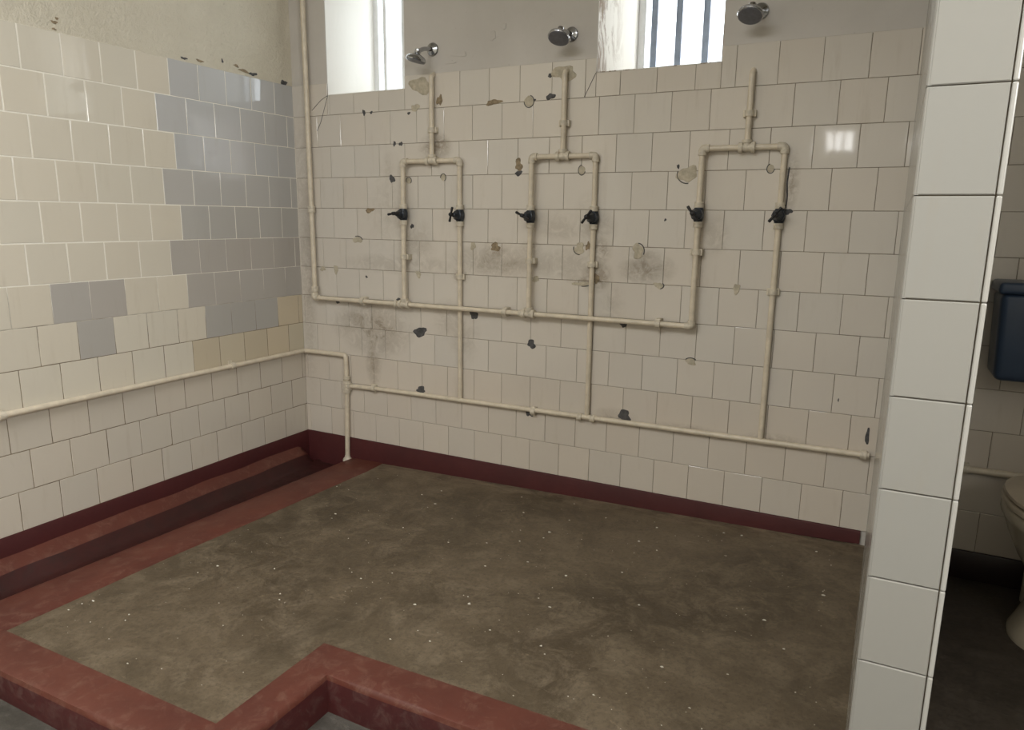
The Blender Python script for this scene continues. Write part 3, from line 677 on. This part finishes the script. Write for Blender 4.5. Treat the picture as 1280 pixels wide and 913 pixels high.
t = thing('toilet_cistern', 'navy blue plastic toilet cistern mounted on the tiled wall', 'cistern', (3.37, -0.006, 0.68))
bm = BM()
def rbox(bm, x0, x1, y0, y1, z0, z1, inset, bev):
    vs = [bm.verts.new(p) for p in ((x0+inset, y0+inset*0.6, z0), (x1-inset, y0+inset*0.6, z0), (x1-inset, y1, z0), (x0+inset, y1, z0), (x0, y0, z1), (x1, y0, z1), (x1, y1, z1), (x0, y1, z1))]
    fs = [bm.faces.new([vs[i] for i in q]) for q in ((3,2,1,0),(4,5,6,7),(0,1,5,4),(1,2,6,5),(2,3,7,6),(3,0,4,7))]
    bmesh.ops.bevel(bm, geom=list({e for f in fs for e in f.edges}), offset=bev, segments=4, affect='EDGES', profile=0.5)
rbox(bm, 3.130, 3.610, -0.195, -0.0065, 0.672, 0.960, 0.012, 0.022); obj('tank', bm, M['navy'], t, 40)
bm = BM(); rbox(bm, 3.122, 3.618, -0.206, -0.0062, 0.957, 0.994, -0.003, 0.012); obj('lid', bm, M['navy'], t, 40)
bm = BM(); lathe(bm, [(0, 0.014), (0.014, 0.014), (0.016, 0.008)], (3.56, -0.195, 0.93), (0, -1, 0)); tube(bm, [(3.56, -0.207, 0.93), (3.50, -0.214, 0.922)], 0.006, 10); obj('flush_lever', bm, M['chrome'], t, 40)
bm = BM(); tube(bm, [(TX, -0.08, 0.675), (TX, -0.08, 0.30), (TX, -0.16, 0.26), (TX, -0.21, 0.26)], 0.020, 16, 0.05); obj('flush_pipe', bm, M['pipe'], t, 40)
bm = BM(); tube(bm, [(3.262, -0.006, 1.072), (3.258, -0.03, 1.070), (3.27, -0.045, 1.045), (3.285, -0.05, 0.990)], 0.007, 10, 0.012); lathe(bm, [(0, 0.014), (0.012, 0.014), (0.014, 0.009)], (3.262, -0.004, 1.072), (0, -1, 0)); obj('inlet_valve', bm, M['handle'], t, 40)

t = thing('supply_pipe', 'cream pipe low on the toilet wall right of the partition', 'pipe', (PX1, -0.006, 0.30))
bm = BM(); tube(bm, [(PX1 - 0.003, YL, 0.312), (XR - 0.001, YL, 0.318)], 0.0125); obj('main_pipe', bm, M['pipe'], t, 40)
clip(t, (3.12, YL, 0.313), (1, 0, 0))

# pale flecks of plaster and paint lying on the floor: nobody could count them
bm = BM(); r = random.Random(21)
def inside(x, y): return 0.48 < x < 2.78 and (-1.42 < y < -0.05 or (x < 1.36 and -1.82 < y <= -1.42))
n = 0
while n < 300:
    x, y = r.uniform(0.45, 2.8), r.uniform(-1.83, -0.05)
    if not inside(x, y): continue
    s = 0.001 + 0.0034*r.random()**4; a = r.uniform(0, 6.28); z = fz(x)
    ring = [(x + math.cos(a + q*1.2566)*s*r.uniform(0.6, 2.2), y + math.sin(a + q*1.2566)*s*r.uniform(0.6, 1.3)) for q in range(5)]
    lo = [bm.verts.new((p, q, z - 0.0003)) for p, q in ring]; hi = [bm.verts.new((x + (p-x)*0.7, y + (q-y)*0.7, z + s*0.5)) for p, q in ring]
    bm.faces.new(hi)
    for q in range(5): bm.faces.new((lo[q], lo[(q+1) % 5], hi[(q+1) % 5], hi[q]))
    n += 1
o = obj('plaster_flecks', bm, M['fleck'], None, 0); o['kind'] = 'stuff'; tag(o, 'white flecks of plaster scattered over the shower floor', 'debris')
